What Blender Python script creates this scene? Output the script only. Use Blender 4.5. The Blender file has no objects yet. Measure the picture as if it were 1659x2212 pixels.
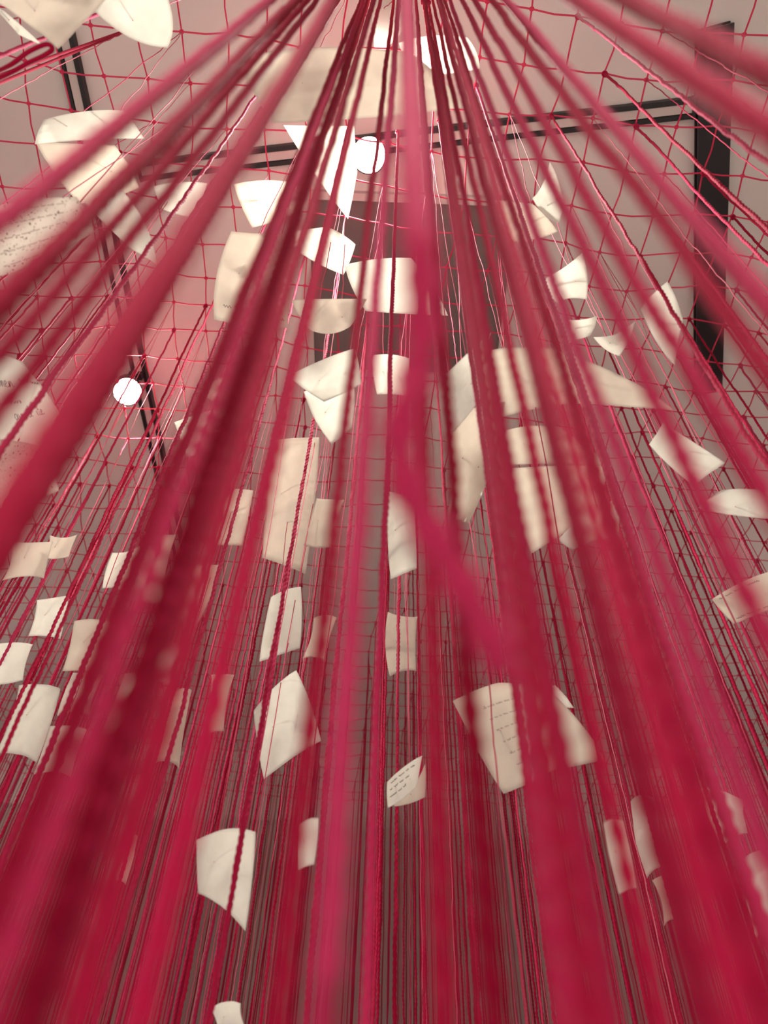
import bpy, bmesh, math, random
from mathutils import Vector, Matrix, noise

random.seed(11)
SC = bpy.context.scene
COL = SC.collection
PI = math.pi

# ------------------------------------------------------------------ camera
W, H, F = 1659.0, 2212.0, 1600.0
CAM = Vector((0.0, 0.0, 1.2))
PITCH, ROLL = math.radians(49.7), math.radians(2.1)
fwd = Vector((0, math.cos(PITCH), math.sin(PITCH)))
up0 = Vector((0, -math.sin(PITCH), math.cos(PITCH)))
rt0 = Vector((1, 0, 0))
UP = up0 * math.cos(ROLL) - rt0 * math.sin(ROLL)
RT = rt0 * math.cos(ROLL) + up0 * math.sin(ROLL)
cd = bpy.data.cameras.new('camera')
cam = bpy.data.objects.new('camera', cd)
COL.objects.link(cam)
cam.matrix_world = Matrix(((RT.x, UP.x, -fwd.x, CAM.x), (RT.y, UP.y, -fwd.y, CAM.y),
                           (RT.z, UP.z, -fwd.z, CAM.z), (0, 0, 0, 1)))
cd.sensor_fit = 'VERTICAL'
cd.sensor_height = 36.0
cd.sensor_width = 27.0
cd.lens = F / H * 36.0
cd.clip_start = 0.02
cd.dof.use_dof = True
cd.dof.focus_distance = 1.95
cd.dof.aperture_fstop = 3.2
SC.camera = cam

# ------------------------------------------------------------------ world, exposure
wd = bpy.data.worlds.new('world'); SC.world = wd
wd.use_nodes = True
wd.node_tree.nodes['Background'].inputs[0].default_value = (0.9, 0.85, 0.8, 1)
wd.node_tree.nodes['Background'].inputs[1].default_value = 0.05
SC.view_settings.view_transform = 'Standard'
SC.view_settings.look = 'None'
SC.view_settings.gamma = 1.0
SC.view_settings.use_curve_mapping = False
SC.view_settings.exposure = 0.32
SC.cycles.max_bounces = 6
SC.cycles.diffuse_bounces = 4
SC.cycles.adaptive_threshold = 0.02
LAMP_W = 210.0           # power of one track spotlight
REAR_FILL_W = 230.0           # power of the added downlights behind the viewpoint, fill by floor bounce
SIDE_FILL_W = 48.0            # power of the added out-of-frame lamps at the sides

NET_Z = 3.80
CEIL_Z = 4.25
WALL_Y = 5.0

def ray(px, py):
    return fwd + RT * ((px - W / 2) / F) + UP * (-(py - H / 2) / F)
def at(px, py, d):
    return CAM + ray(px, py) * d
def at_z(px, py, z):
    r = ray(px, py)
    return CAM + r * ((z - CAM.z) / r.z)

# ------------------------------------------------------------------ materials
MATS = {}
def mat(name):
    m = bpy.data.materials.new(name); m.use_nodes = True
    nt = m.node_tree; nt.nodes.clear()
    out = nt.nodes.new('ShaderNodeOutputMaterial')
    MATS[name] = m
    return m, nt, out
def nd(nt, t, **kw):
    n = nt.nodes.new(t)
    for k, v in kw.items():
        if k in n.inputs: n.inputs[k].default_value = v
        else: setattr(n, k, v)
    return n
def principled(name, col, rough=0.7, metal=0.0, var=0.12, scale=6.0, bump=0.05, bscale=60.0, emit=None):
    m, nt, out = mat(name)
    p = nd(nt, 'ShaderNodeBsdfPrincipled', Roughness=rough, Metallic=metal)
    tc = nd(nt, 'ShaderNodeTexCoord')
    nz = nd(nt, 'ShaderNodeTexNoise', Scale=scale, Detail=4.0)
    nt.links.new(tc.outputs['Object'], nz.inputs['Vector'])
    cr = nd(nt, 'ShaderNodeValToRGB')
    cr.color_ramp.elements[0].position = 0.3; cr.color_ramp.elements[1].position = 0.7
    cr.color_ramp.elements[0].color = (*[c * (1 - var) for c in col], 1)
    cr.color_ramp.elements[1].color = (*[min(1, c * (1 + var)) for c in col], 1)
    nt.links.new(nz.outputs['Fac'], cr.inputs['Fac'])
    nt.links.new(cr.outputs['Color'], p.inputs['Base Color'])
    n2 = nd(nt, 'ShaderNodeTexNoise', Scale=bscale, Detail=3.0)
    nt.links.new(tc.outputs['Object'], n2.inputs['Vector'])
    b = nd(nt, 'ShaderNodeBump', Strength=bump, Distance=0.01)
    nt.links.new(n2.outputs['Fac'], b.inputs['Height'])
    nt.links.new(b.outputs['Normal'], p.inputs['Normal'])
    if emit:
        p.inputs['Emission Color'].default_value = (*emit[:3], 1)
        p.inputs['Emission Strength'].default_value = emit[3]
    nt.links.new(p.outputs['BSDF'], out.inputs['Surface'])
    return m

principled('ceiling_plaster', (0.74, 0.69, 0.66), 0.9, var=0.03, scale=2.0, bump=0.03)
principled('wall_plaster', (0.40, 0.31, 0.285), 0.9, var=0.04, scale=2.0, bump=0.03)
principled('floor_boards', (0.80, 0.77, 0.73), 0.55, var=0.1, scale=3.0)
principled('black_metal', (0.012, 0.012, 0.013), 0.5, var=0.2)
principled('dark_panel', (0.17, 0.14, 0.135), 0.8, var=0.06, scale=3.0)
principled('panel_trim', (0.62, 0.58, 0.55), 0.6, var=0.04)
principled('rail_white', (0.62, 0.56, 0.53), 0.5, var=0.04)
principled('reflector', (0.85, 0.85, 0.84), 0.2, 0.6, var=0.02)
principled('lens_lit', (1, 1, 1), 0.4, var=0.0, bump=0.0, emit=(1.0, 0.96, 0.9, 60.0))
MATS['lens_lit'].cycles.emission_sampling = 'NONE'
principled('ink_faint', (0.42, 0.34, 0.31), 0.8, var=0.2)
principled('ink', (0.035, 0.03, 0.035), 0.7, var=0.2)

def yarn(name, c0, c1, c2, island):
    m, nt, out = mat(name)
    p = nd(nt, 'ShaderNodeBsdfPrincipled', Roughness=0.75)
    p.inputs['Sheen Weight'].default_value = 0.12
    p.inputs['Sheen Roughness'].default_value = 0.4
    p.inputs['Sheen Tint'].default_value = (1.0, 0.55, 0.62, 1)
    p.inputs['Specular IOR Level'].default_value = 0.12
    if island:
        src = nd(nt, 'ShaderNodeNewGeometry').outputs['Random Per Island']
    else:
        src = nd(nt, 'ShaderNodeObjectInfo').outputs['Random']
    cr = nd(nt, 'ShaderNodeValToRGB')
    e = cr.color_ramp.elements
    e[0].position = 0.0; e[0].color = (*c0, 1)
    e[1].position = 1.0; e[1].color = (*c2, 1)
    k = e.new(0.6); k.color = (*c1, 1)
    nt.links.new(src, cr.inputs['Fac'])
    tc = nd(nt, 'ShaderNodeTexCoord')
    nz = nd(nt, 'ShaderNodeTexNoise', Scale=900.0, Detail=2.0)
    nt.links.new(tc.outputs['Object'], nz.inputs['Vector'])
    mx = nd(nt, 'ShaderNodeMix', data_type='RGBA', blend_type='MULTIPLY')
    mx.inputs[0].default_value = 0.35
    nt.links.new(cr.outputs['Color'], mx.inputs[6])
    nt.links.new(nz.outputs['Color'], mx.inputs[7])
    nt.links.new(mx.outputs[2], p.inputs['Base Color'])
    nt.links.new(p.outputs['BSDF'], out.inputs['Surface'])
    return m
RED = ((0.38, 0.0, 0.036), (0.50, 0.002, 0.055), (0.60, 0.035, 0.13))
yarn('cord_yarn', *RED, False)
yarn('cord_yarn_far', *RED, True)
yarn('thread_yarn', (0.60, 0.03, 0.10), (0.68, 0.10, 0.18), (0.72, 0.22, 0.28), False)
yarn('thread_yarn_far', (0.60, 0.03, 0.10), (0.68, 0.10, 0.18), (0.72, 0.22, 0.28), True)
yarn('net_twine', (0.74, 0.03, 0.10), (0.80, 0.05, 0.13), (0.82, 0.08, 0.17), False)

def paper_mat(name, col, speck):
    m, nt, out = mat(name)
    tc = nd(nt, 'ShaderNodeTexCoord')
    nz = nd(nt, 'ShaderNodeTexNoise', Scale=28.0, Detail=5.0)
    nt.links.new(tc.outputs['Object'], nz.inputs['Vector'])
    cr = nd(nt, 'ShaderNodeValToRGB')
    cr.color_ramp.elements[0].position = 0.3; cr.color_ramp.elements[1].position = 0.7
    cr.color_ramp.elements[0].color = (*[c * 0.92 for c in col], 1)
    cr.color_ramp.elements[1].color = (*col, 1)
    nt.links.new(nz.outputs['Fac'], cr.inputs['Fac'])
    last = cr.outputs['Color']
    if speck:
        vz = nd(nt, 'ShaderNodeTexNoise', Scale=260.0, Detail=1.0)
        nt.links.new(tc.outputs['Object'], vz.inputs['Vector'])
        c2 = nd(nt, 'ShaderNodeValToRGB')
        c2.color_ramp.elements[0].position = 0.30; c2.color_ramp.elements[0].color = (0.35, 0.28, 0.25, 1)
        c2.color_ramp.elements[1].position = 0.36; c2.color_ramp.elements[1].color = (1, 1, 1, 1)
        nt.links.new(vz.outputs['Fac'], c2.inputs['Fac'])
        mx = nd(nt, 'ShaderNodeMix', data_type='RGBA', blend_type='MULTIPLY')
        mx.inputs[0].default_value = 1.0
        nt.links.new(last, mx.inputs[6]); nt.links.new(c2.outputs['Color'], mx.inputs[7])
        last = mx.outputs[2]
    n2 = nd(nt, 'ShaderNodeTexNoise', Scale=420.0, Detail=3.0)
    nt.links.new(tc.outputs['Object'], n2.inputs['Vector'])
    b = nd(nt, 'ShaderNodeBump', Strength=0.25, Distance=0.0015)
    nt.links.new(n2.outputs['Fac'], b.inputs['Height'])
    p = nd(nt, 'ShaderNodeBsdfPrincipled', Roughness=0.8)
    p.inputs['Specular IOR Level'].default_value = 0.2
    t = nd(nt, 'ShaderNodeBsdfTranslucent')
    for s in (p.inputs['Base Color'], t.inputs['Color']): nt.links.new(last, s)
    nt.links.new(b.outputs['Normal'], p.inputs['Normal'])
    ms = nd(nt, 'ShaderNodeMixShader'); ms.inputs[0].default_value = 0.42
    nt.links.new(p.outputs['BSDF'], ms.inputs[1]); nt.links.new(t.outputs['BSDF'], ms.inputs[2])
    nt.links.new(ms.outputs['Shader'], out.inputs['Surface'])
paper_mat('paper_white', (0.92, 0.92, 0.86), False)
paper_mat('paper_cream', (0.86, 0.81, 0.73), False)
paper_mat('paper_speckled', (0.85, 0.80, 0.74), True)

# ------------------------------------------------------------------ helpers
def mesh_obj(name, verts, faces, material, parent=None, smooth=False, loc=None):
    me = bpy.data.meshes.new(name)
    if loc is not None:
        verts = [Vector(v) - loc for v in verts]
    me.from_pydata([tuple(v) for v in verts], [], faces)
    me.materials.append(MATS[material])
    if smooth:
        me.polygons.foreach_set('use_smooth', [True] * len(me.polygons))
    me.update()
    return link(name, me, parent, loc)
def link(name, me, parent=None, loc=None):
    o = bpy.data.objects.new(name, me); COL.objects.link(o)
    if loc is not None: o.location = loc
    if parent is not None:
        o.parent = parent
        if loc is None: o.location = -parent.location if parent.type == 'EMPTY' else (0, 0, 0)
    return o
def empty(name, loc):
    o = bpy.data.objects.new(name, None); COL.objects.link(o)
    o.location = loc; o.empty_display_size = 0.05
    return o
def tag(o, label, cat, group=None, kind=None):
    o['label'] = label; o['category'] = cat
    if group: o['group'] = group
    if kind: o['kind'] = kind
    return o
def box_data(x0, x1, y0, y1, z0, z1):
    v = [(x, y, z) for z in (z0, z1) for y in (y0, y1) for x in (x0, x1)]
    f = [(0, 2, 3, 1), (4, 5, 7, 6), (0, 1, 5, 4), (2, 6, 7, 3), (0, 4, 6, 2), (1, 3, 7, 5)]
    return v, f
def bar_data(a, b, w, h, up=Vector((0, 0, 1))):
    """box running from a to b, w wide (sideways), h tall (up from the line)"""
    d = (b - a).normalized(); s = d.cross(up).normalized()
    v = []
    for p in (a, b):
        for sw, sh in ((-1, 0), (1, 0), (1, 1), (-1, 1)):
            v.append(p + s * (sw * w / 2) + up * (sh * h))
    f = [(0, 1, 2, 3), (7, 6, 5, 4), (0, 4, 5, 1), (1, 5, 6, 2), (2, 6, 7, 3), (3, 7, 4, 0)]
    return v, f
def tube_data(pts, radii, sides, v=None, f=None, lobes=0.0, pitch=0.014, closed=True):
    v = [] if v is None else v; f = [] if f is None else f
    n = len(pts); base = len(v); s = 0.0
    prev = None
    for i, p in enumerate(pts):
        t = (pts[min(i + 1, n - 1)] - pts[max(i - 1, 0)])
        t = t.normalized() if t.length > 1e-9 else Vector((0, 0, 1))
        if prev is None:
            a = t.orthogonal().normalized()
        else:
            a = (prev - t * prev.dot(t)).normalized()
        prev = a
        b = t.cross(a)
        if i: s += (p - pts[i - 1]).length
        r = radii[i] if isinstance(radii, (list, tuple)) else radii
        for k in range(sides):
            ph = 2 * PI * k / sides
            rr = r * (1 + lobes * math.cos(2 * (ph - 2 * PI * s / pitch))) if lobes else r
            v.append(p + a * (math.cos(ph) * rr) + b * (math.sin(ph) * rr))
    for i in range(n - 1):
        for k in range(sides):
            k2 = (k + 1) % sides
            f.append((base + i * sides + k, base + i * sides + k2, base + (i + 1) * sides + k2, base + (i + 1) * sides + k))
    if closed:
        f.append(tuple(base + k for k in reversed(range(sides))))
        f.append(tuple(base + (n - 1) * sides + k for k in range(sides)))
    return v, f
def lathe_data(prof, sides, axis_m):
    v, f = [], []
    for (r, z) in prof:
        for k in range(sides):
            a = 2 * PI * k / sides
            v.append(axis_m @ Vector((r * math.cos(a), r * math.sin(a), z)))
    for i in range(len(prof) - 1):
        for k in range(sides):
            k2 = (k + 1) % sides
            f.append((i * sides + k, i * sides + k2, (i + 1) * sides + k2, (i + 1) * sides + k))
    return v, f

# ------------------------------------------------------------------ the room
X0, X1, Y0, Y1 = -4.2, 4.6, -4.0, WALL_Y
def struct(name, d, m):
    o = mesh_obj(name, *d, m); o['kind'] = 'structure'; return o
struct('floor', box_data(X0, X1, Y0, Y1, -0.1, 0.0), 'floor_boards')
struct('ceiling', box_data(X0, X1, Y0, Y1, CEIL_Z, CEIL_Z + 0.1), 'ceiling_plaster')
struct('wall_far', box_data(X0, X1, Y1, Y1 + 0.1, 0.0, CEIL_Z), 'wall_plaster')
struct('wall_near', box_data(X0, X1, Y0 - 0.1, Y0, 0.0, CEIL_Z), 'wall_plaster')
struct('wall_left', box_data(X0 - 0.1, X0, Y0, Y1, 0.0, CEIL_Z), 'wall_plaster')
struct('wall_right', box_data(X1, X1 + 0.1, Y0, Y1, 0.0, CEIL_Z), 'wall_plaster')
struct('baseboard_far', box_data(X0, X1, Y1 - 0.02, Y1, 0.0, 0.1), 'panel_trim')

# dark service panel let into the ceiling, with a pale frame
pa, pb = at_z(668, 425, CEIL_Z), at_z(1120, 430, CEIL_Z)
pc = at_z(900, 800, CEIL_Z)
px0, px1, py0, py1 = pa.x, pb.x, pa.y, pc.y
hatch = empty('ceiling_panel', ((px0 + px1) / 2, (py0 + py1) / 2, CEIL_Z))
tag(hatch, 'dark grey rectangular panel with a pale frame set flat on the ceiling', 'panel')
mesh_obj('panel_face', *box_data(px0, px1, py0, py1, CEIL_Z - 0.012, CEIL_Z - 0.001), 'dark_panel', hatch)
for (a0, a1, b0, b1) in ((px0 - .03, px1 + .03, py0 - .03, py0), (px0 - .03, px1 + .03, py1, py1 + .03),
                         (px0 - .03, px0, py0, py1), (px1, px1 + .03, py0, py1)):
    mesh_obj('frame_bar', *box_data(a0, a1, b0, b1, CEIL_Z - 0.03, CEIL_Z - 0.001), 'panel_trim', hatch)

# black beam under the ceiling (right)
b0, b1 = at_z(1548, 60, CEIL_Z - 0.05), at_z(1532, 850, CEIL_Z - 0.05)
dirb = (b1 - b0).normalized()
beam = empty('ceiling_beam', (b0 + b1) / 2)
tag(beam, 'black steel beam fixed under the ceiling beyond the cords', 'beam')
mesh_obj('lower_flange', *bar_data(b0, b1, 0.115, 0.012), 'black_metal', beam)
mesh_obj('web', *bar_data(b0 + Vector((0, 0, .012)), b1 + Vector((0, 0, .012)), 0.05, 0.026), 'black_metal', beam)
mesh_obj('upper_flange', *bar_data(b0 + Vector((0, 0, .038)), b1 + Vector((0, 0, .038)), 0.115, 0.011), 'black_metal', beam)

# lighting tracks: pale rail between two black lips
def track(pA, pB, label, ext0=0.0, ext1=0.0):
    a = at_z(*pA, CEIL_Z - 0.035); b = at_z(*pB, CEIL_Z - 0.035)
    d = (b - a).normalized(); a = a - d * ext0; b = b + d * ext1
    t = empty('lighting_track', (a + b) / 2)
    tag(t, label, 'light track', 'ceiling lighting tracks')
    s = d.cross(Vector((0, 0, 1))).normalized()
    mesh_obj('rail', *bar_data(a + Vector((0, 0, .006)), b + Vector((0, 0, .006)), 0.03, 0.028), 'rail_white', t)
    for k in (-1, 1):
        mesh_obj('rail_lip', *bar_data(a + s * (k * .026), b + s * (k * .026), 0.017, 0.034), 'black_metal', t)
    for p in (a, b):
        mesh_obj('end_cap', *bar_data(p - d * .006 + Vector((0, 0, -.002)), p + d * .006 + Vector((0, 0, -.002)), 0.074, 0.036), 'black_metal', t)
    return a, b, d
T1 = track((1470, 238), (300, 372), 'black-edged lighting track running across the ceiling by the large creased sheet', 0.05, 0.0)
T2 = track((132, 60), (372, 1130), 'black-edged lighting track running lengthwise away along the left of the ceiling', 0.9, 0.5)

# ------------------------------------------------------------------ spotlights
def spotlight(pos, aim, label, lit_w=LAMP_W):
    """pos = centre of the lens; the head hangs from the track above"""
    t = empty('track_spotlight', Vector((pos.x, pos.y, CEIL_Z - 0.035)))
    tag(t, label, 'spotlight', 'track spotlights')
    d = (aim - pos).normalized()
    q = d.to_track_quat('Z', 'Y').to_matrix().to_4x4()
    M = Matrix.Translation(pos) @ q
    R = 0.064
    head = mesh_obj('lamp_head', *lathe_data([(0.001, -.135), (R * .8, -.135), (R * .9, -.125), (R * .9, -.03), (R, -.02), (R, .012), (R * .93, .012), (R * .93, 0.0)], 28, M), 'black_metal', t, True)
    mesh_obj('reflector', *lathe_data([(R * .93, .004), (R * .75, -.012), (R * .7, -.016)], 28, M), 'reflector', t, True)
    v, f = lathe_data([(R * .9, .0), (R * .9, -.004)], 28, M)
    f.append(tuple(range(28)))
    mesh_obj('lens', v, f, 'lens_lit', t)
    back = M @ Vector((0, 0, -.09))
    top = Vector((pos.x, pos.y, CEIL_Z - 0.035))
    v, f = tube_data([back, Vector((top.x, top.y, (back.z + top.z) / 2 + .02)), top - Vector((0, 0, .02))], 0.009, 8)
    mesh_obj('stem', v, f, 'black_metal', t, True)
    mesh_obj('track_adapter', *box_data(top.x - .03, top.x + .03, top.y - .016, top.y + .016, top.z - .03, top.z - .002), 'black_metal', t)
    L = bpy.data.lights.new('lamp_light', 'SPOT')
    L.energy = lit_w; L.spot_size = math.radians(110); L.spot_blend = 0.6; L.shadow_soft_size = 0.045
    L.color = (1.0, 0.955, 0.88)
    lo = bpy.data.objects.new('lamp_light', L); COL.objects.link(lo)
    lo.matrix_world = Matrix.Translation(pos + d * 0.02) @ (-d).to_track_quat('Z', 'Y').to_matrix().to_4x4()
    lo.parent = t; lo.matrix_parent_inverse = Matrix.Translation(-t.location)
LZ = CEIL_Z - 0.19
s1 = at_z(797, 335, LZ); s2 = at_z(275, 845, LZ)
spotlight(s1, Vector((0.15, 0.1, 1.0)), 'lit track spotlight glowing white below the large creased sheet')
spotlight(s2, Vector((-0.1, 0.6, 1.0)), 'lit track spotlight glowing on the lengthwise track beside the handwritten letter')
T3 = empty('lighting_track', (0, -1.6, CEIL_Z - .035))  # added unseen track; its lamps brighten the ceiling by bounce off the floor
tag(T3, 'added black-edged track behind the viewpoint carrying fill lamps', 'light track', 'ceiling lighting tracks')
a3, b3 = Vector((-3.2, -1.6, CEIL_Z - .035)), Vector((3.2, -1.6, CEIL_Z - .035))
mesh_obj('rail', *bar_data(a3, b3, 0.06, 0.034), 'black_metal', T3)
for x in (-2.6, -0.9, 0.9, 2.6):
    spotlight(Vector((x, -1.6, LZ)), Vector((x, -1.7, 0.0)), 'added fill spotlight on the unseen track behind the viewpoint', REAR_FILL_W)

for sx, nm in ((-1, 'left'), (1, 'right')):  # added out-of-frame tracks with lamps to lift the far wall and ceiling
    xs = 3.7 * sx
    t = empty('lighting_track', (xs, 2.2, CEIL_Z - .035))
    tag(t, 'added black-edged track close to the side wall carrying fill lamps', 'light track', 'ceiling lighting tracks')
    mesh_obj('rail', *bar_data(Vector((xs, 0.6, CEIL_Z - .035)), Vector((xs, 3.6, CEIL_Z - .035)), 0.06, 0.034), 'black_metal', t)
    for yy in (1.6, 2.9):
        spotlight(Vector((xs, yy, LZ)), Vector((xs * .3, WALL_Y - .6, 3.9)), 'added fill spotlight on the unseen track close to the side wall', SIDE_FILL_W)

# ------------------------------------------------------------------ the twine net under the ceiling
CELL = 0.128
NROT = math.radians(3.0)
NX, NY0, NY1 = 25, -3, 37
net = empty('twine_net', (0, 2.0, NET_Z))
tag(net, 'wide square-mesh net of red twine stretched below the ceiling', 'net')
ca, sa = math.cos(NROT), math.sin(NROT)
def node(i, j):
    x, y = i * CELL, j * CELL
    n1 = noise.noise(Vector((i * .37, j * .37, 3.1))); n2 = noise.noise(Vector((i * .37, j * .37, 9.7)))
    x += n1 * .045; y += n2 * .045
    z = NET_Z + 0.10 * noise.noise(Vector((i * .09, j * .09, 5.5))) + .02 * n1
    return Vector((x * ca - y * sa, x * sa + y * ca, z))
def strand(pts, seed):
    out = []
    for k in range(len(pts) - 1):
        a, b = pts[k], pts[k + 1]
        out.append(a)
        m = (a + b) / 2
        m.z -= 0.004 + .004 * random.random()
        m += Vector((random.uniform(-.004, .004), random.uniform(-.004, .004), 0))
        out.append(m)
    out.append(pts[-1])
    v, f = tube_data(out, 0.0025, 6)
    mesh_obj('strand', v, f, 'net_twine', net, True)
for i in range(-NX, NX + 1):
    strand([node(i, j) for j in range(NY0, NY1 + 1)], i)
for j in range(NY0, NY1 + 1):
    strand([node(i, j) for i in range(-NX, NX + 1)], j)
def knot_data():
    v, f = [], []
    for tilt in (0.5, -0.5):
        pts = [Vector((math.cos(a) * .0052, math.sin(a) * .0045, tilt * .004 * math.sin(2 * a))) for a in [2 * PI * k / 7 for k in range(8)]]
        tube_data(pts, 0.0026, 4, v, f, closed=False)
    return v, f
kv, kf = knot_data()
kme = bpy.data.meshes.new('knot'); kme.from_pydata([tuple(p) for p in kv], [], kf); kme.materials.append(MATS['net_twine'])
nodes = [(i, j) for i in range(-NX, NX + 1) for j in range(NY0, NY1 + 1)]
def proj(p):
    q = p - CAM; z = q.dot(fwd)
    return (W / 2 + F * q.dot(RT) / z, H / 2 - F * q.dot(UP) / z, z) if z > .01 else (-9e9, -9e9, z)
inview = []
for ij in nodes:
    p = node(*ij); x, y, z = proj(p)
    if -20 < x < W + 20 and -20 < y < H + 20: inview.append((z, ij))
inview.sort()
near_k = set(ij for _, ij in inview[:300])
restv, restf = [], []
for ij in nodes:
    p = node(*ij)
    if ij in near_k:
        o = link('knot', kme, net); o.location = p - net.location
    else:
        b = len(restv)
        restv += [p + q for q in kv]; restf += [tuple(b + k for k in fc) for fc in kf]
o = mesh_obj('knots', restv, restf, 'net_twine', net); o['kind'] = 'stuff'

# ------------------------------------------------------------------ papers
PAPER_XY = []
LETTERS = {  # single-stroke handwriting, x right, y up, x-height 1
    'm': [[(0, 0), (.1, .9), (.12, .1), (.3, .95), (.42, .8), (.45, .05), (.62, .95), (.76, .8), (.8, .1), (.95, .1)]],
    'n': [[(0, 0), (.1, .9), (.12, .05), (.35, .95), (.5, .8), (.55, .1), (.72, .12)]],
    'e': [[(0, .4), (.35, .6), (.35, .9), (.15, .95), (.03, .55), (.1, .1), (.35, .02), (.6, .25)]],
    'a': [[(.5, .85), (.25, .98), (.05, .5), (.2, .05), (.42, .3), (.5, .9), (.52, .15), (.68, .08)]],
    'u': [[(0, .9), (.05, .2), (.2, .02), (.42, .3), (.48, .92), (.5, .12), (.68, .1)]],
    'd': [[(.45, .85), (.2, .95), (.03, .45), (.2, .02), (.42, .25), (.52, 1.2), (.55, 2.0), (.56, .1), (.7, .1)]],
    't': [[(.2, 1.6), (.2, .2), (.35, .02), (.5, .15)], [(0, 1.0), (.45, 1.05)]],
    'i': [[(.1, .9), (.12, .15), (.3, .05)], [(.11, 1.3), (.13, 1.38)]],
}
def serp(C, Mm, u, v):
    """8-node patch: corners C0(0,0) C1(1,0) C2(1,1) C3(0,1), mid-edge points Mm01 Mm12 Mm23 Mm30"""
    s, t = 2 * u - 1, 2 * v - 1
    N = [(1 - s) * (1 - t) * (-s - t - 1) / 4, (1 + s) * (1 - t) * (s - t - 1) / 4,
         (1 + s) * (1 + t) * (s + t - 1) / 4, (1 - s) * (1 + t) * (-s + t - 1) / 4]
    Q = [(1 - s * s) * (1 - t) / 2, (1 + s) * (1 - t * t) / 2, (1 - s * s) * (1 + t) / 2, (1 - s) * (1 - t * t) / 2]
    p = Vector((0, 0, 0))
    for a, c in zip(N, C): p += c * a
    for a, c in zip(Q, Mm): p += c * a
    return p
NPAP = 0
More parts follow.
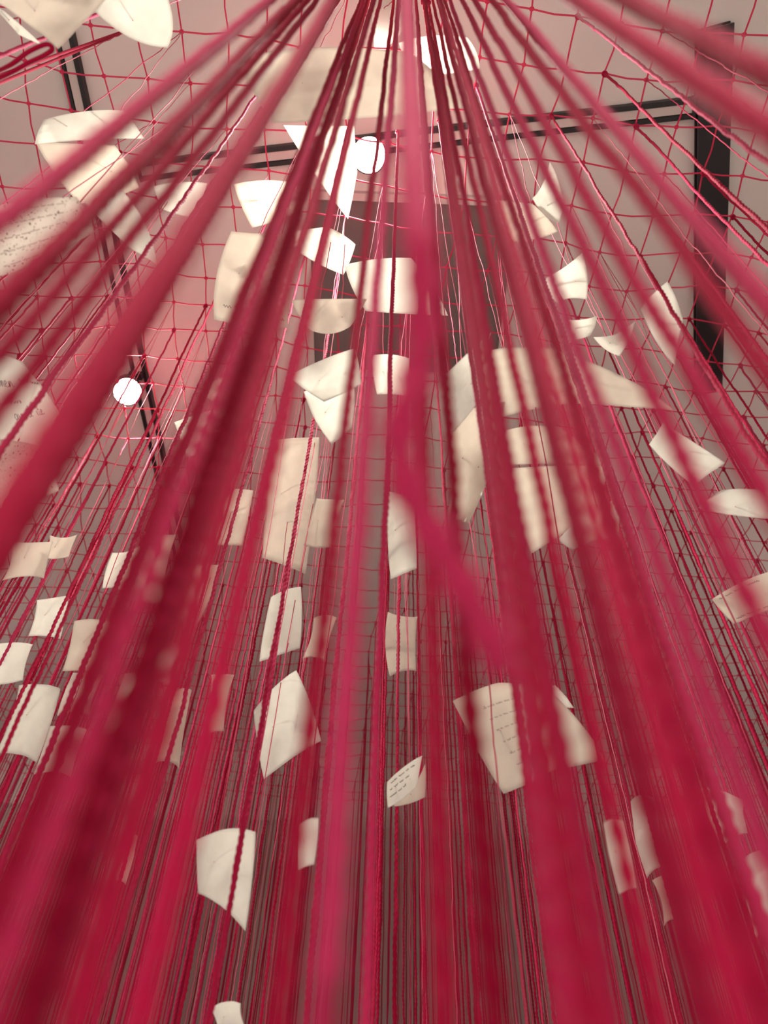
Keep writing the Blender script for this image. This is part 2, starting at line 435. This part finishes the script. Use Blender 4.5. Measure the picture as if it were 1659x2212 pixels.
def paper(label, corners, d, k=0.5, bows=None, bulge=0.06, curl=None, crease=None, m='paper_white', write=None, ink='ink', group=None, threads=2, name='paper_sheet'):
    """corners: four pixels in order round the sheet; d: distance; k: how level the sheet lies (1 = level)
       bows: pixel bow of the four edges outward (+); bulge: belly out of its plane, fraction of size
       curl: (corner index, amount) lifts that corner"""
    global NPAP
    NPAP += 1
    cx = sum(c[0] for c in corners) / 4; cy = sum(c[1] for c in corners) / 4
    hz = ray(cx, cy).z * d
    def P(x, y):
        dl = hz / max(ray(x, y).z, .15)
        return at(x, y, d + (dl - d) * k)
    C = [P(*c) for c in corners]
    cen = sum(C, Vector()) / 4
    n = (C[2] - C[0]).cross(C[3] - C[1]).normalized()
    if n.dot(CAM - cen) > 0: n = -n          # n points away from the viewer, up
    size = ((C[2] - C[0]).length + (C[3] - C[1]).length) / 2
    Mm = []
    bows = bows or (random.uniform(-8, 8), random.uniform(-8, 8), random.uniform(-8, 8), random.uniform(-8, 8))
    for e in range(4):
        a, b = corners[e], corners[(e + 1) % 4]
        mx, my = (a[0] + b[0]) / 2, (a[1] + b[1]) / 2
        ox, oy = mx - cx, my - cy; L = math.hypot(ox, oy) or 1
        Mm.append(P(mx + ox / L * bows[e], my + oy / L * bows[e]) + n * (bulge * size * (0.8 if e % 2 == 0 else 0.15)))
    seed = random.random() * 90
    def S(u, v):
        p = serp(C, Mm, u, v)
        # crumple, keeps low
        p = p + n * (size * .012 * noise.noise(Vector((u * 3, v * 3, seed))) + size * .005 * noise.noise(Vector((u * 9, v * 9, seed))))
        if crease:
            for (axis, pos, amt) in crease:
                w = (u if axis == 'u' else v) - pos
                p = p + n * (amt * size * max(0.0, 1 - abs(w) / .35))
        if curl:
            for (ci, amt) in curl:
                uu = u if ci in (1, 2) else 1 - u
                vv = v if ci in (2, 3) else 1 - v
                w = max(0.0, (uu + vv) / 2 - .55) / .45
                p = p + n * (amt * size * w * w)
        return p
    NU = 18
    v, f = [], []
    th = 0.0005
    for s in (0, 1):
        for j in range(NU + 1):
            for i in range(NU + 1):
                v.append(S(i / NU, j / NU) + n * (th * s))
    st = NU + 1; off = st * st
    for j in range(NU):
        for i in range(NU):
            a = j * st + i
            f.append((a, a + 1, a + st + 1, a + st))
            f.append((off + a, off + a + st, off + a + st + 1, off + a + 1))
    ring = [i for i in range(NU)] + [j * st + NU for j in range(NU)] + [NU * st + i for i in range(NU, 0, -1)] + [j * st for j in range(NU, 0, -1)]
    for q in range(len(ring)):
        a, b = ring[q], ring[(q + 1) % len(ring)]
        f.append((a, off + a, off + b, b))
    c0 = S(.5, .5)
    o = mesh_obj(name, v, f, m, None, True, loc=c0)
    tag(o, label, 'paper', group or 'loose letters hanging among the cords')
    for q in range(0, off, 3): PAPER_XY.append((v[q].x, v[q].y, v[q].z))
    # threads it hangs by, up to the net
    for q in range(threads):
        uu, vv = ((.28, .45), (.72, .55))[q]
        a = S(uu, vv)
        i, j = nearest_node(a)
        b = node(i, j)
        L = (b - a).length
        pts = [a + (b - a) * (z / 12) + Vector((random.uniform(-.0025, .0025), random.uniform(-.0025, .0025), 0)) * (0 if z in (0, 12) else 1) for z in range(13)]
        tv, tf = tube_data(pts, 0.0011, 5)
        t = mesh_obj('hanging_thread', [p - c0 for p in tv], tf, 'thread_yarn', None, True)
        t.parent = o
    if write:
        def ribbon(pl, hw, wv, wf):
            pts = [S(min(max(x, .01), .99), min(max(y, .01), .99)) - n * 0.0006 for x, y in pl]
            for q in range(len(pts) - 1):
                a, b = pts[q], pts[q + 1]
                dd = (b - a)
                if dd.length < 1e-6: continue
                sd = dd.cross(n).normalized() * hw
                bb = len(wv)
                wv.extend([a - sd, a + sd, b + sd, b - sd]); wf.append((bb, bb + 1, bb + 2, bb + 3))
        for (kind, u0, v0, u1, v1, hgt, txt) in write:
            wv, wf = [], []
            du, dv = u1 - u0, v1 - v0
            L = math.hypot(du, dv); ex = (du / L, dv / L); ey = (-ex[1], ex[0])
            if kind == 'text':
                x = 0.0
                for ch in txt:
                    if ch == ' ': x += hgt * .8; continue
                    wmax = 0
                    for stx in LETTERS[ch]:
                        pl = [(u0 + ex[0] * (x + a * hgt) + ey[0] * b * hgt * -1, v0 + ex[1] * (x + a * hgt) + ey[1] * b * hgt * -1) for a, b in stx]
                        ribbon(pl, 0.0005, wv, wf); wmax = max(wmax, max(a for a, b in stx))
                    x += hgt * (wmax + .04)
            else:
                x, r = 0.0, random.Random(NPAP * 7 + int(v0 * 100))
                while x < L - hgt * 2:
                    wl = hgt * r.uniform(1.5, 5)
                    pl = []
                    q = 0.0
                    while q < wl:
                        hh = hgt * (.5 + .5 * math.sin(q / hgt * 6.5)) * r.uniform(.7, 1.1)
                        if r.random() < .05: hh *= 2
                        xx = min(x + q, L)
                        pl.append((u0 + ex[0] * xx - ey[0] * hh, v0 + ex[1] * xx - ey[1] * hh)); q += hgt * .24
                    ribbon(pl, 0.00045, wv, wf)
                    x += wl + hgt * .9
            h = mesh_obj('handwritten_line', [p - c0 for p in wv], wf, ink, None)
            h.parent = o
    return o
def nearest_node(p):
    x, y = p.x * ca + p.y * sa, -p.x * sa + p.y * ca
    return (max(-NX, min(NX, round(x / CELL))), max(NY0, min(NY1, round(y / CELL))))
def scrib(n, h=.03, u0=.1, u1=.9, v0=.15, v1=.9):
    return [('line', u0, v0 + (v1 - v0) * q / max(1, n - 1), u1 - random.uniform(0, .15), v0 + (v1 - v0) * q / max(1, n - 1), h, '') for q in range(n)]

PW, PC, PS = 'paper_white', 'paper_cream', 'paper_speckled'
# --- top of the picture
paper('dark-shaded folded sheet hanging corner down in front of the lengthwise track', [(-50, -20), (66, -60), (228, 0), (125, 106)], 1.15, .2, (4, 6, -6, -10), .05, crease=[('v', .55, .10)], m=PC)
paper('pale ribbed sheet with a pointed corner hanging next to the dark folded sheet', [(205, 25), (240, -70), (348, -40), (362, 103)], 1.35, .5, (0, 4, 16, 18), .08, m=PW)
paper('narrow pale strip of paper curving under the dark folded sheet', [(-30, 0), (10, 25), (92, 98), (40, 75)], 1.25, .4, (0, 6, 0, -4), .03, m=PW, threads=1)
paper('largest creased off-white sheet, spread wide above the lit spotlight', [(515, 118), (885, 112), (1003, 232), (588, 266)], 1.40, .7, (16, 12, 6, 14), .03, crease=[('u', .18, .09), ('v', .6, .06), ('u', .62, -.04)], m=PC)
paper('bright pointed sheet hanging directly behind the lit spotlight', [(612, 270), (765, 272), (772, 372), (752, 474)], 2.05, .5, (0, 0, 0, 4), .05, m=PW)
paper('small rounded sheet with a bright curled upper rim beside the largest creased sheet', [(862, 84), (1012, 72), (1036, 148), (905, 158)], 2.0, .5, (10, 6, 2, 8), .12, curl=[(0, .2), (1, .2)], m=PW)
paper('pale upright sheet hanging above the largest creased sheet', [(800, -60), (905, -60), (886, 50), (812, 130)], 2.2, .3, (0, 3, -4, 3), .06, m=PW)
# --- left
paper('pale sheet with a rolled upper edge hanging over the crossing cords near the lengthwise track', [(95, 258), (255, 238), (312, 300), (75, 312)], 1.55, .7, (8, 4, -4, 4), .10, curl=[(1, .15)], m=PW)
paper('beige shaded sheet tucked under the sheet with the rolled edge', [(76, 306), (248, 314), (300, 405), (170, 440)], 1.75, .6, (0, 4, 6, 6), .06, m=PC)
paper('slim leaf-shaped pale sheet curling downwards beneath the beige shaded sheet', [(182, 436), (262, 408), (338, 572), (286, 540)], 1.7, .4, (6, 16, 0, 4), .10, m=PW)
paper('cream sheet speckled with dark flecks close to thick blurred cords', [(-50, 450), (165, 425), (205, 500), (-10, 600)], 1.15, .5, (6, 2, 6, 4), .05, m=PS, write=scrib(5, .02), ink='ink_faint')
paper('beige sheet with a bright fold hanging left of the pointed bright sheet', [(505, 398), (618, 392), (652, 452), (545, 492)], 2.1, .6, (6, 4, 4, 4), .12, crease=[('u', .5, .10)], m=PC)
paper('small pale sheet lying level beneath the crossing track', [(332, 402), (448, 396), (440, 470), (352, 452)], 2.2, .7, None, .06, m=PW)
# --- centre
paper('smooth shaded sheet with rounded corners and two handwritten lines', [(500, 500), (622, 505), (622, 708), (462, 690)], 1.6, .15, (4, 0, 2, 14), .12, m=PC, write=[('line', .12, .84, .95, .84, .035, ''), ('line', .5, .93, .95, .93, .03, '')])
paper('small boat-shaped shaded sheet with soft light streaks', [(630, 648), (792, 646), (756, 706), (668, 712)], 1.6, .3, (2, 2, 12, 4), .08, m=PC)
paper('bright square-cut sheet hanging over the dark ceiling panel', [(602, 508), (706, 490), (768, 528), (742, 594)], 1.95, .5, (4, 4, 2, 10), .08, curl=[(1, .15)], m=PW)
paper('bright sheet with an upturned white rim hanging over the dark ceiling panel', [(742, 574), (888, 558), (968, 682), (790, 672)], 1.75, .5, (6, 8, 4, 6), .14, curl=[(0, .22), (1, .15)], m=PW)
paper('tiny white curl of paper stuck beside the smooth shaded sheet', [(545, 548), (562, 545), (566, 566), (552, 570)], 1.7, .2, (1, 1, 1, 1), .1, m=PW, threads=1, name='paper_scrap')
# --- right, upper
paper('beige sheet with one bright curled horn hanging among slanting cords', [(1062, 432), (1150, 440), (1205, 500), (1110, 522)], 1.65, .5, (2, 4, 6, 6), .08, m=PC)
paper('bright white horn-shaped curl of paper rising from a beige sheet', [(1150, 428), (1188, 350), (1218, 440), (1208, 482)], 1.6, .1, (-8, 8, 2, 8), .10, m=PW, threads=1)
paper('pale rumpled sheet hanging above the white swallow-tailed sheet', [(1172, 604), (1258, 546), (1268, 648), (1205, 655)], 1.75, .4, None, .10, m=PW)
paper('white swallow-tailed sheet curling beneath the rumpled sheet', [(1228, 690), (1290, 682), (1275, 725), (1240, 734)], 1.6, .3, (-4, 4, 2, 4), .15, m=PW, threads=1)
paper('white triangular tip of paper curling up beside the tall pale sheet', [(1282, 728), (1330, 722), (1372, 694), (1338, 770)], 1.6, .2, (-6, -4, 6, 6), .1, m=PW, threads=1)
paper('tall pale sheet with a slanted top in front of the black beam', [(1384, 668), (1442, 608), (1476, 692), (1458, 790)], 1.6, .2, (2, 6, 3, 8), .10, m=PW)
# --- middle band
paper('tall triangular cream sheet beside the kinked loose cord', [(948, 826), (1062, 718), (1035, 866), (962, 955)], 1.32, .2, (4, -4, 4, 4), .08, m=PW)
paper('wide cream sheet with a torn bright edge behind the thickest hanging cords', [(620, 818), (768, 752), (780, 830), (700, 868)], 1.6, .5, (4, 2, 4, 2), .12, curl=[(0, .2)], m=PW)
paper('narrow crumpled sheet folded down below the torn-edged sheet', [(656, 846), (765, 832), (760, 925), (716, 960)], 1.65, .3, (2, 4, 2, 6), .15, crease=[('v', .5, -.08)], m=PW)
paper('small bright sheet half hidden behind the kinked loose cord', [(802, 768), (884, 774), (880, 856), (814, 852)], 1.9, .5, None, .08, m=PW)
paper('very broad arched cream sheet spanning behind several thick cords', [(1000, 800), (1190, 752), (1456, 886), (1085, 900)], 1.5, .7, (18, 26, -10, 6), .10, crease=[('u', .4, .06)], m=PC)
paper('bright strip of paper folded under the broad arched sheet', [(1062, 838), (1180, 800), (1160, 850), (1070, 880)], 1.75, .5, None, .05, m=PW)
paper('long curling cream sheet hanging upright below the triangular sheet', [(968, 905), (1092, 868), (1012, 1130), (966, 1112)], 1.5, .1, (8, 14, 2, -10), .15, crease=[('v', .4, .08), ('v', .75, -.06)], m=PC)
paper('pinkish sheet lying level with a straight lower edge', [(1082, 935), (1205, 922), (1322, 1008), (1105, 1004)], 1.55, .6, (6, 4, 0, 8), .06, m=PC)
paper('flat sheet with a sharp white corner beneath crossing cords', [(1402, 960), (1440, 922), (1566, 1000), (1498, 1050)], 1.5, .6, (0, 2, 2, 4), .04, curl=[(1, .15)], m=PW)
paper('broad beige sheet hanging low under the level pinkish sheet', [(1098, 1012), (1312, 1006), (1290, 1108), (1148, 1196)], 1.7, .4, (0, 4, 4, 6), .05, m=PC)
paper('crumpled white sheet with a bright lip under the broad beige sheet', [(1206, 1165), (1335, 1076), (1338, 1160), (1236, 1188)], 1.55, .3, (4, 2, 2, 2), .14, crease=[('u', .5, .08)], m=PW)
paper('long pale sheet jutting out beyond the sharp-cornered sheet', [(1508, 1098), (1562, 1058), (1700, 1070), (1672, 1122)], 1.5, .6, None, .04, m=PW)
paper('tall narrow cream strip hanging beside the kinked loose cord', [(838, 1062), (892, 1080), (900, 1228), (844, 1252)], 1.6, .1, (2, 2, 2, 4), .10, m=PW)
paper('level sheet with a thin bright rim and a handwritten line', [(1538, 1295), (1664, 1234), (1710, 1300), (1585, 1348)], 1.5, .5, (2, 2, 4, 2), .05, m=PC, write=scrib(2, .04))
# --- left middle letters
paper('handwritten letter with joined-up words and a creased white corner', [(-110, 740), (36, 782), (152, 932), (-40, 1010)], 1.3, .3, (2, 6, 4, 2), .05, curl=[(1, .08)], crease=[('u', .75, .04)], m=PW,
      write=[('text', .46, .36, .95, .38, .07, 'men'), ('text', .48, .70, .95, .70, .065, 'au d ite'), ('line', .72, .30, .98, .34, .03, ''), ('line', .3, .54, .62, .54, .035, '')])
paper('grainy pale sheet hanging just below the handwritten letter', [(-60, 950), (85, 965), (128, 1060), (-30, 1110)], 1.25, .3, (6, 2, 6, 4), .08, m=PS)
paper('pale sheet hanging behind dark blurred cords near the glowing track lamp', [(376, 912), (492, 878), (506, 965), (402, 988)], 2.0, .4, None, .08, m=PW)
paper('small cream sheet with one sharp corner near the long vertical cords', [(436, 852), (490, 812), (520, 858), (470, 872)], 1.9, .4, None, .06, m=PC, threads=1)
paper('tall pinkish-white sheet hanging upright behind bundled cords', [(592, 950), (690, 945), (660, 1240), (566, 1205)], 2.2, .1, (2, 4, 2, 4), .08, m=PC)
paper('upright white sheet hanging under the tall pinkish-white sheet', [(585, 1290), (650, 1268), (648, 1400), (560, 1430)], 1.9, .1, (3, 3, 3, 3), .10, m=PW)
paper('folded white sheet with a bright slanted top edge', [(548, 1535), (640, 1448), (694, 1600), (570, 1684)], 1.7, .1, (4, 4, 2, 4), .12, m=PW)
# --- right lower
paper('large tan sheet with faint handwriting and a sagging lower edge', [(978, 1515), (1185, 1488), (1306, 1640), (1088, 1716)], 1.35, .15, (14, 8, 6, 4), .07, crease=[('u', .55, .05)], m=PC, write=scrib(6, .016, .25, .8, .2, .8), ink='ink_faint')
paper('bright edged sheet hanging just behind the large tan sheet', [(1080, 1482), (1200, 1480), (1240, 1530), (1110, 1540)], 1.6, .3, None, .06, m=PW)
paper('folded letter with slanted handwriting hanging beside the large tan sheet', [(836, 1690), (912, 1632), (900, 1700), (838, 1746)], 1.4, .15, (2, 0, 8, 2), .08, m=PW, write=[('line', .12, .2, .8, .2, .05, ''), ('line', .1, .42, .8, .42, .05, ''), ('line', .1, .66, .7, .66, .05, '')])
paper('shaded curled flap of paper under the folded letter', [(850, 1742), (902, 1690), (918, 1650), (918, 1722)], 1.43, .1, (2, 2, 2, 6), .1, m=PC, threads=1)
paper('narrow grey sheet hung flat behind the straight far cords', [(838, 1322), (902, 1332), (900, 1450), (842, 1462)], 2.3, .1, None, .04, m=PC)
paper('tall white sheet with a beige fold among thick red cords', [(1362, 1732), (1412, 1722), (1442, 1872), (1398, 1898)], 1.4, .1, (2, 4, 2, 4), .10, crease=[('v', .6, .10)], m=PW)
paper('square white sheet with a drooping lower corner', [(1515, 1703), (1602, 1728), (1614, 1800), (1562, 1832)], 1.4, .2, (2, 2, 2, 4), .12, crease=[('v', .55, .08)], m=PW)
paper('large curled white sheet pointing down past the thick cords', [(1598, 1872), (1690, 1845), (1710, 1965), (1634, 2034)], 1.35, .15, (4, 4, 2, -4), .15, crease=[('v', .5, .10)], m=PW)
paper('dim grey sheet hanging upright under the tall white sheet', [(1408, 1902), (1446, 1890), (1472, 1990), (1434, 2002)], 1.5, .1, None, .08, m=PC, threads=1)
paper('soft pinkish strip of paper hanging close among thick red cords', [(1302, 1778), (1348, 1772), (1378, 1918), (1336, 1932)], .85, .1, (2, 2, 2, 2), .05, m=PW, threads=1)
# --- left lower
paper('small folded white sheet hanging alone among the lowest blurred cords', [(268, 1805), (298, 1807), (272, 1912), (244, 1902)], 1.5, .1, (1, 1, 1, 1), .08, crease=[('v', .5, .06)], m=PW, threads=1)
paper('broad pinkish sheet hanging in the lowest blurred cords', [(425, 1815), (552, 1798), (530, 2012), (428, 1930)], 1.2, .1, (6, 3, 2, 2), .10, m=PW)
paper('slender white sheet hanging upright by the broad pinkish sheet', [(648, 1782), (688, 1768), (678, 1868), (646, 1880)], 1.1, .1, (2, 2, 2, 2), .08, m=PW, threads=1)
paper('sheet edge showing lowest of all between thick cords', [(455, 2180), (520, 2168), (540, 2235), (470, 2240)], 1.2, .1, None, .06, m=PW, threads=1)
left_bits = [(262, 1232, 60, 90, 2.0), (330, 1225, 70, 150, 1.9), (425, 1290, 50, 130, 2.1), (60, 1215, 90, 80, 1.7), (128, 1180, 60, 60, 1.8),
             (195, 1400, 95, 110, 1.7), (60, 1560, 90, 150, 1.6), (130, 1625, 80, 110, 1.7), (175, 1500, 70, 100, 1.9), (375, 1580, 50, 150, 1.8),
             (272, 1525, 60, 140, 1.7), (20, 1430, 80, 90, 1.8), (345, 1440, 70, 90, 2.0), (470, 1520, 50, 130, 2.0), (105, 1330, 70, 80, 2.1),
             (700, 1130, 60, 110, 2.1), (690, 1380, 50, 100, 2.2), (500, 1120, 70, 110, 2.3)]
LG = 'small white sheets crowded behind the densest blurred cords'
for (x, y, w, h, d) in left_bits:
    sl = random.uniform(.15, .4)
    cs = [(x - w / 2 + h / 2 * sl, y - h / 2 + random.uniform(-8, 8)), (x + w / 2 + h / 2 * sl, y - h / 2 + random.uniform(-14, 8)),
          (x + w / 2 - h / 2 * sl, y + h / 2 + random.uniform(-8, 14)), (x - w / 2 - h / 2 * sl, y + h / 2 + random.uniform(-8, 8))]
    paper('small white sheet crowded with others like it behind the densest blurred cords', cs, d, random.uniform(.05, .3), None, random.uniform(.05, .15), m=random.choice((PW, PW, PC)), group=LG, threads=1)

# ------------------------------------------------------------------ cords
CORD_BOT = 0.25
def cord_pts(r, step, wob, z0=CORD_BOT, z1=NET_Z):
    s1, s2 = r.random() * 100, r.random() * 100
    pts, z = [], 0.0
    L = z1 - z0
    n = int(L / step)
    for k in range(n + 1):
        z = -L * k / n            # hangs down from its origin at the net
        env = min(1.0, -z / .05) + .0
        x = wob * (1.1 * noise.noise(Vector((s1, z * 9, 0))) + .9 * noise.noise(Vector((s1, z * 30, 4))) + 2.2 * noise.noise(Vector((s1, z * 2, 7))))
        y = wob * (1.1 * noise.noise(Vector((s2, z * 9, 1))) + .9 * noise.noise(Vector((s2, z * 30, 5))) + 2.2 * noise.noise(Vector((s2, z * 2, 8))))
        pts.append(Vector((x * env, y * env, z)))
    return pts
def cord_mesh(nm, R, wob, seed, twist, z0=CORD_BOT):
    r = random.Random(seed)
    # fine twist where it can be seen, plain below
    pts = cord_pts(r, 0.0035 if twist else 0.02, wob, z0)
    v, f = tube_data(pts, R, 8 if twist else 6, lobes=.22 if twist else 0, pitch=.026)
    # overhand knot at the top
    for a0 in (0, 1.2):
        kp = [Vector((math.cos(a) * R * 1.7, math.sin(a) * R * 1.7, -.012 + .006 * math.sin(a + a0))) for a in [2 * PI * k / 8 for k in range(9)]]
        tube_data(kp, R * .9, 5, v, f, closed=False)
    me = bpy.data.meshes.new(nm)
    me.from_pydata([tuple(p) for p in v], [], f)
    me.polygons.foreach_set('use_smooth', [True] * len(me.polygons))
    me.update()
    return me
thick = [cord_mesh('cord', random.uniform(.0030, .0038), .0020, 100 + k, True) for k in range(9)]
close = [cord_mesh('cord', random.uniform(.0030, .0038), .0009, 300 + k, True) for k in range(6)]
thin = [cord_mesh('thread', random.uniform(.0012, .0018), .0022, 200 + k, False) for k in range(8)]
for me in thick + close: me.materials.append(MATS['cord_yarn'])
for me in thin: me.materials.append(MATS['thread_yarn'])
CL = 'crimson twisted cord hanging straight down from the twine net'
CG = 'crimson cords hanging from the net'
TL = 'thin pinkish-red thread hanging straight down from the twine net'
TG = 'thin threads hanging from the net'
NL = 'thick crimson cord hanging close by, heavily out of focus'
NG = 'out-of-focus cords hanging close by'
occupied = []
def put(me, p, label, cat, group):
    o = link(me.name.split('.')[0], me)
    o.location = p; o.rotation_euler = (0, 0, random.uniform(0, 6.28))
    tag(o, label, cat, group)
    occupied.append((p.x, p.y))
    return o
# the blurred cords close to the viewpoint: (pixel on it, horizontal distance)
near = [(230, 290, 34), (585, 210, 32), (335, 330, 26), (60, 590, 42), (180, 560, 32), (30, 760, 40), (150, 980, 34),
        (545, 900, 38), (455, 1000, 32), (700, 1300, 34), (795, 900, 32), (1185, 800, 38),
        (1290, 860, 34), (1480, 1000, 42), (1610, 1000, 48), (1600, 260, 44), (1640, 420, 50), (1560, 100, 40), (1450, 60, 30),
        (1640, 640, 46), (1560, 560, 28), (1380, 1300, 36), (260, 1300, 40), (1130, 1500, 34),
        (1500, 200, 40), (1655, 250, 56), (1590, 480, 42), (1655, 800, 48), (20, 480, 40), (120, 720, 38), (50, 900, 44), (300, 690, 38), (225, 830, 30)]
rn = random.Random(21)
for q, (x, wpx) in enumerate([(60, 60), (200, 54), (330, 64), (620, 50), (950, 58), (1060, 50), (1230, 56), (1390, 48), (1500, 60), (1640, 54), (130, 50), (1310, 46)]):
    near.append((x, 1950 + 90 * (q % 3), wpx))
for q in range(5):
    near.append((40 + q * 370 + rn.uniform(-40, 40), rn.uniform(1600, 2100), rn.uniform(13, 22)))
for (x, y, wpx) in near:
    p = at(x, y, 2 * .0033 * F / wpx); p.z = NET_Z
    if any((p.x - a) ** 2 + (p.y - b) ** 2 < .012 ** 2 for a, b in occupied): continue
    put(random.choice(close), p, NL, 'cord', NG)
# one loose cord with a bend and a free end
kink = [(878, -40, .62), (884, 120, .40), (893, 300, .25), (902, 480, .20), (914, 620, .19), (905, 780, .185), (876, 880, .18), (862, 960, .18), (884, 1060, .18),
        (925, 1140, .18), (985, 1240, .18), (1045, 1350, .18), (1088, 1450, .18)]
kp = [at(*q) for q in kink]
top = Vector((kp[0].x, kp[0].y, NET_Z)); n_ = nearest_node(top)
kp = [node(*n_), kp[0].lerp(node(*n_), .5)] + kp
sm = []
for i in range(len(kp) - 1):
    p0, p1, p2, p3 = kp[max(i - 1, 0)], kp[i], kp[i + 1], kp[min(i + 2, len(kp) - 1)]
    ns = max(6, int((p2 - p1).length / .004))
    for k in range(ns):
        t = k / ns
        sm.append(.5 * ((2 * p1) + (p2 - p0) * t + (2 * p0 - 5 * p1 + 4 * p2 - p3) * t * t + (3 * p1 - p0 - 3 * p2 + p3) * t ** 3))
sm.append(kp[-1])
v, f = tube_data(sm, .0046, 8, lobes=.2, pitch=.028)
lc = mesh_obj('loose_cord', v, f, 'cord_yarn', None, True, loc=kp[0].copy())
tag(lc, 'loose dark crimson cord with a bend halfway and a free lower end', 'cord')

# a cord knotted into a slack loop
lp = [at(*q) for q in ((-120, 205, 1.3), (-40, 170, 1.2), (20, 142, 1.12), (62, 112, 1.1), (100, 96, 1.1), (113, 106, 1.1), (96, 120, 1.1), (62, 136, 1.11), (18, 160, 1.13), (-60, 196, 1.2), (-140, 236, 1.3))]
nn = [node(*nearest_node(lp[0])), node(*nearest_node(lp[-1]))]
lp = [nn[0]] + lp + [nn[1]]
sm2 = []
for i in range(len(lp) - 1):
    p0, p1, p2, p3 = lp[max(i - 1, 0)], lp[i], lp[i + 1], lp[min(i + 2, len(lp) - 1)]
    for k in range(10):
        t = k / 10
        sm2.append(.5 * ((2 * p1) + (p2 - p0) * t + (2 * p0 - 5 * p1 + 4 * p2 - p3) * t * t + (3 * p1 - p0 - 3 * p2 + p3) * t ** 3))
v, f = tube_data(sm2, .0034, 8)
o = mesh_obj('looped_cord', v, f, 'cord_yarn', None, True, loc=nn[0].copy())
tag(o, 'slack loop of red cord hanging from the net below the dark folded sheet', 'cord')

# the many cords and threads: tied to nodes of the net
cells = {}
for (x, y, z) in PAPER_XY: cells.setdefault((int(x // .05), int(y // .05)), []).append((x, y))
def hits_paper(x, y, r=.02):
    cxk, cyk = int(x // .05), int(y // .05)
    for a in (-1, 0, 1):
        for b in (-1, 0, 1):
            for (qx, qy) in cells.get((cxk + a, cyk + b), ()):
                if (qx - x) ** 2 + (qy - y) ** 2 < r * r: return True
    return False
rr = random.Random(5)
cand = []
for (i, j) in nodes:
    p = node(i, j)
    dist = math.hypot(p.x, p.y)
    if p.y < .05 or dist < .36 or p.y > WALL_Y - .3: continue
    if abs(p.x) > .55 + .72 * p.y: continue
    if rr.random() > (.86 if dist > 2.2 else .66 if dist > .75 else .18): continue
    if hits_paper(p.x, p.y): continue
    if any((p.x - a) ** 2 + (p.y - b) ** 2 < .03 ** 2 for a, b in occupied): continue
    cand.append((dist, p, rr.random()))
cand.sort(key=lambda c: c[0])
thick_c = [c for c in cand if c[2] < .66]; thin_c = [c for c in cand if c[2] >= .66]
N_THICK, N_THIN = 250, 250
for dist, p, q in thick_c[:N_THICK]:
    put(rr.choice(thick), p, CL, 'cord', CG)
for dist, p, q in thin_c[:N_THIN]:
    put(rr.choice(thin), p, TL, 'thread', TG)
for lst, R, wob, mt, nm, lb, ct in ((thick_c[N_THICK:], .0033, .002, 'cord_yarn_far', 'far_cords', 'dense far rows of crimson cords hanging down to the far wall', 'cord'),
                                    (thin_c[N_THIN:], .0014, .0022, 'thread_yarn_far', 'far_threads', 'dense far rows of thin red threads near the far wall', 'thread')):
    if not lst: continue
    vv, ff = [], []
    for dist, p, q in lst:
        pts = [p + w for w in cord_pts(rr, .06, wob)]
        tube_data(pts, R, 5, vv, ff)
    o = mesh_obj(nm, vv, ff, mt, None, True)
    tag(o, lb, ct, None, 'stuff')
print('PAPERS', NPAP, 'CORDS', len(thick_c), 'THREADS', len(thin_c))
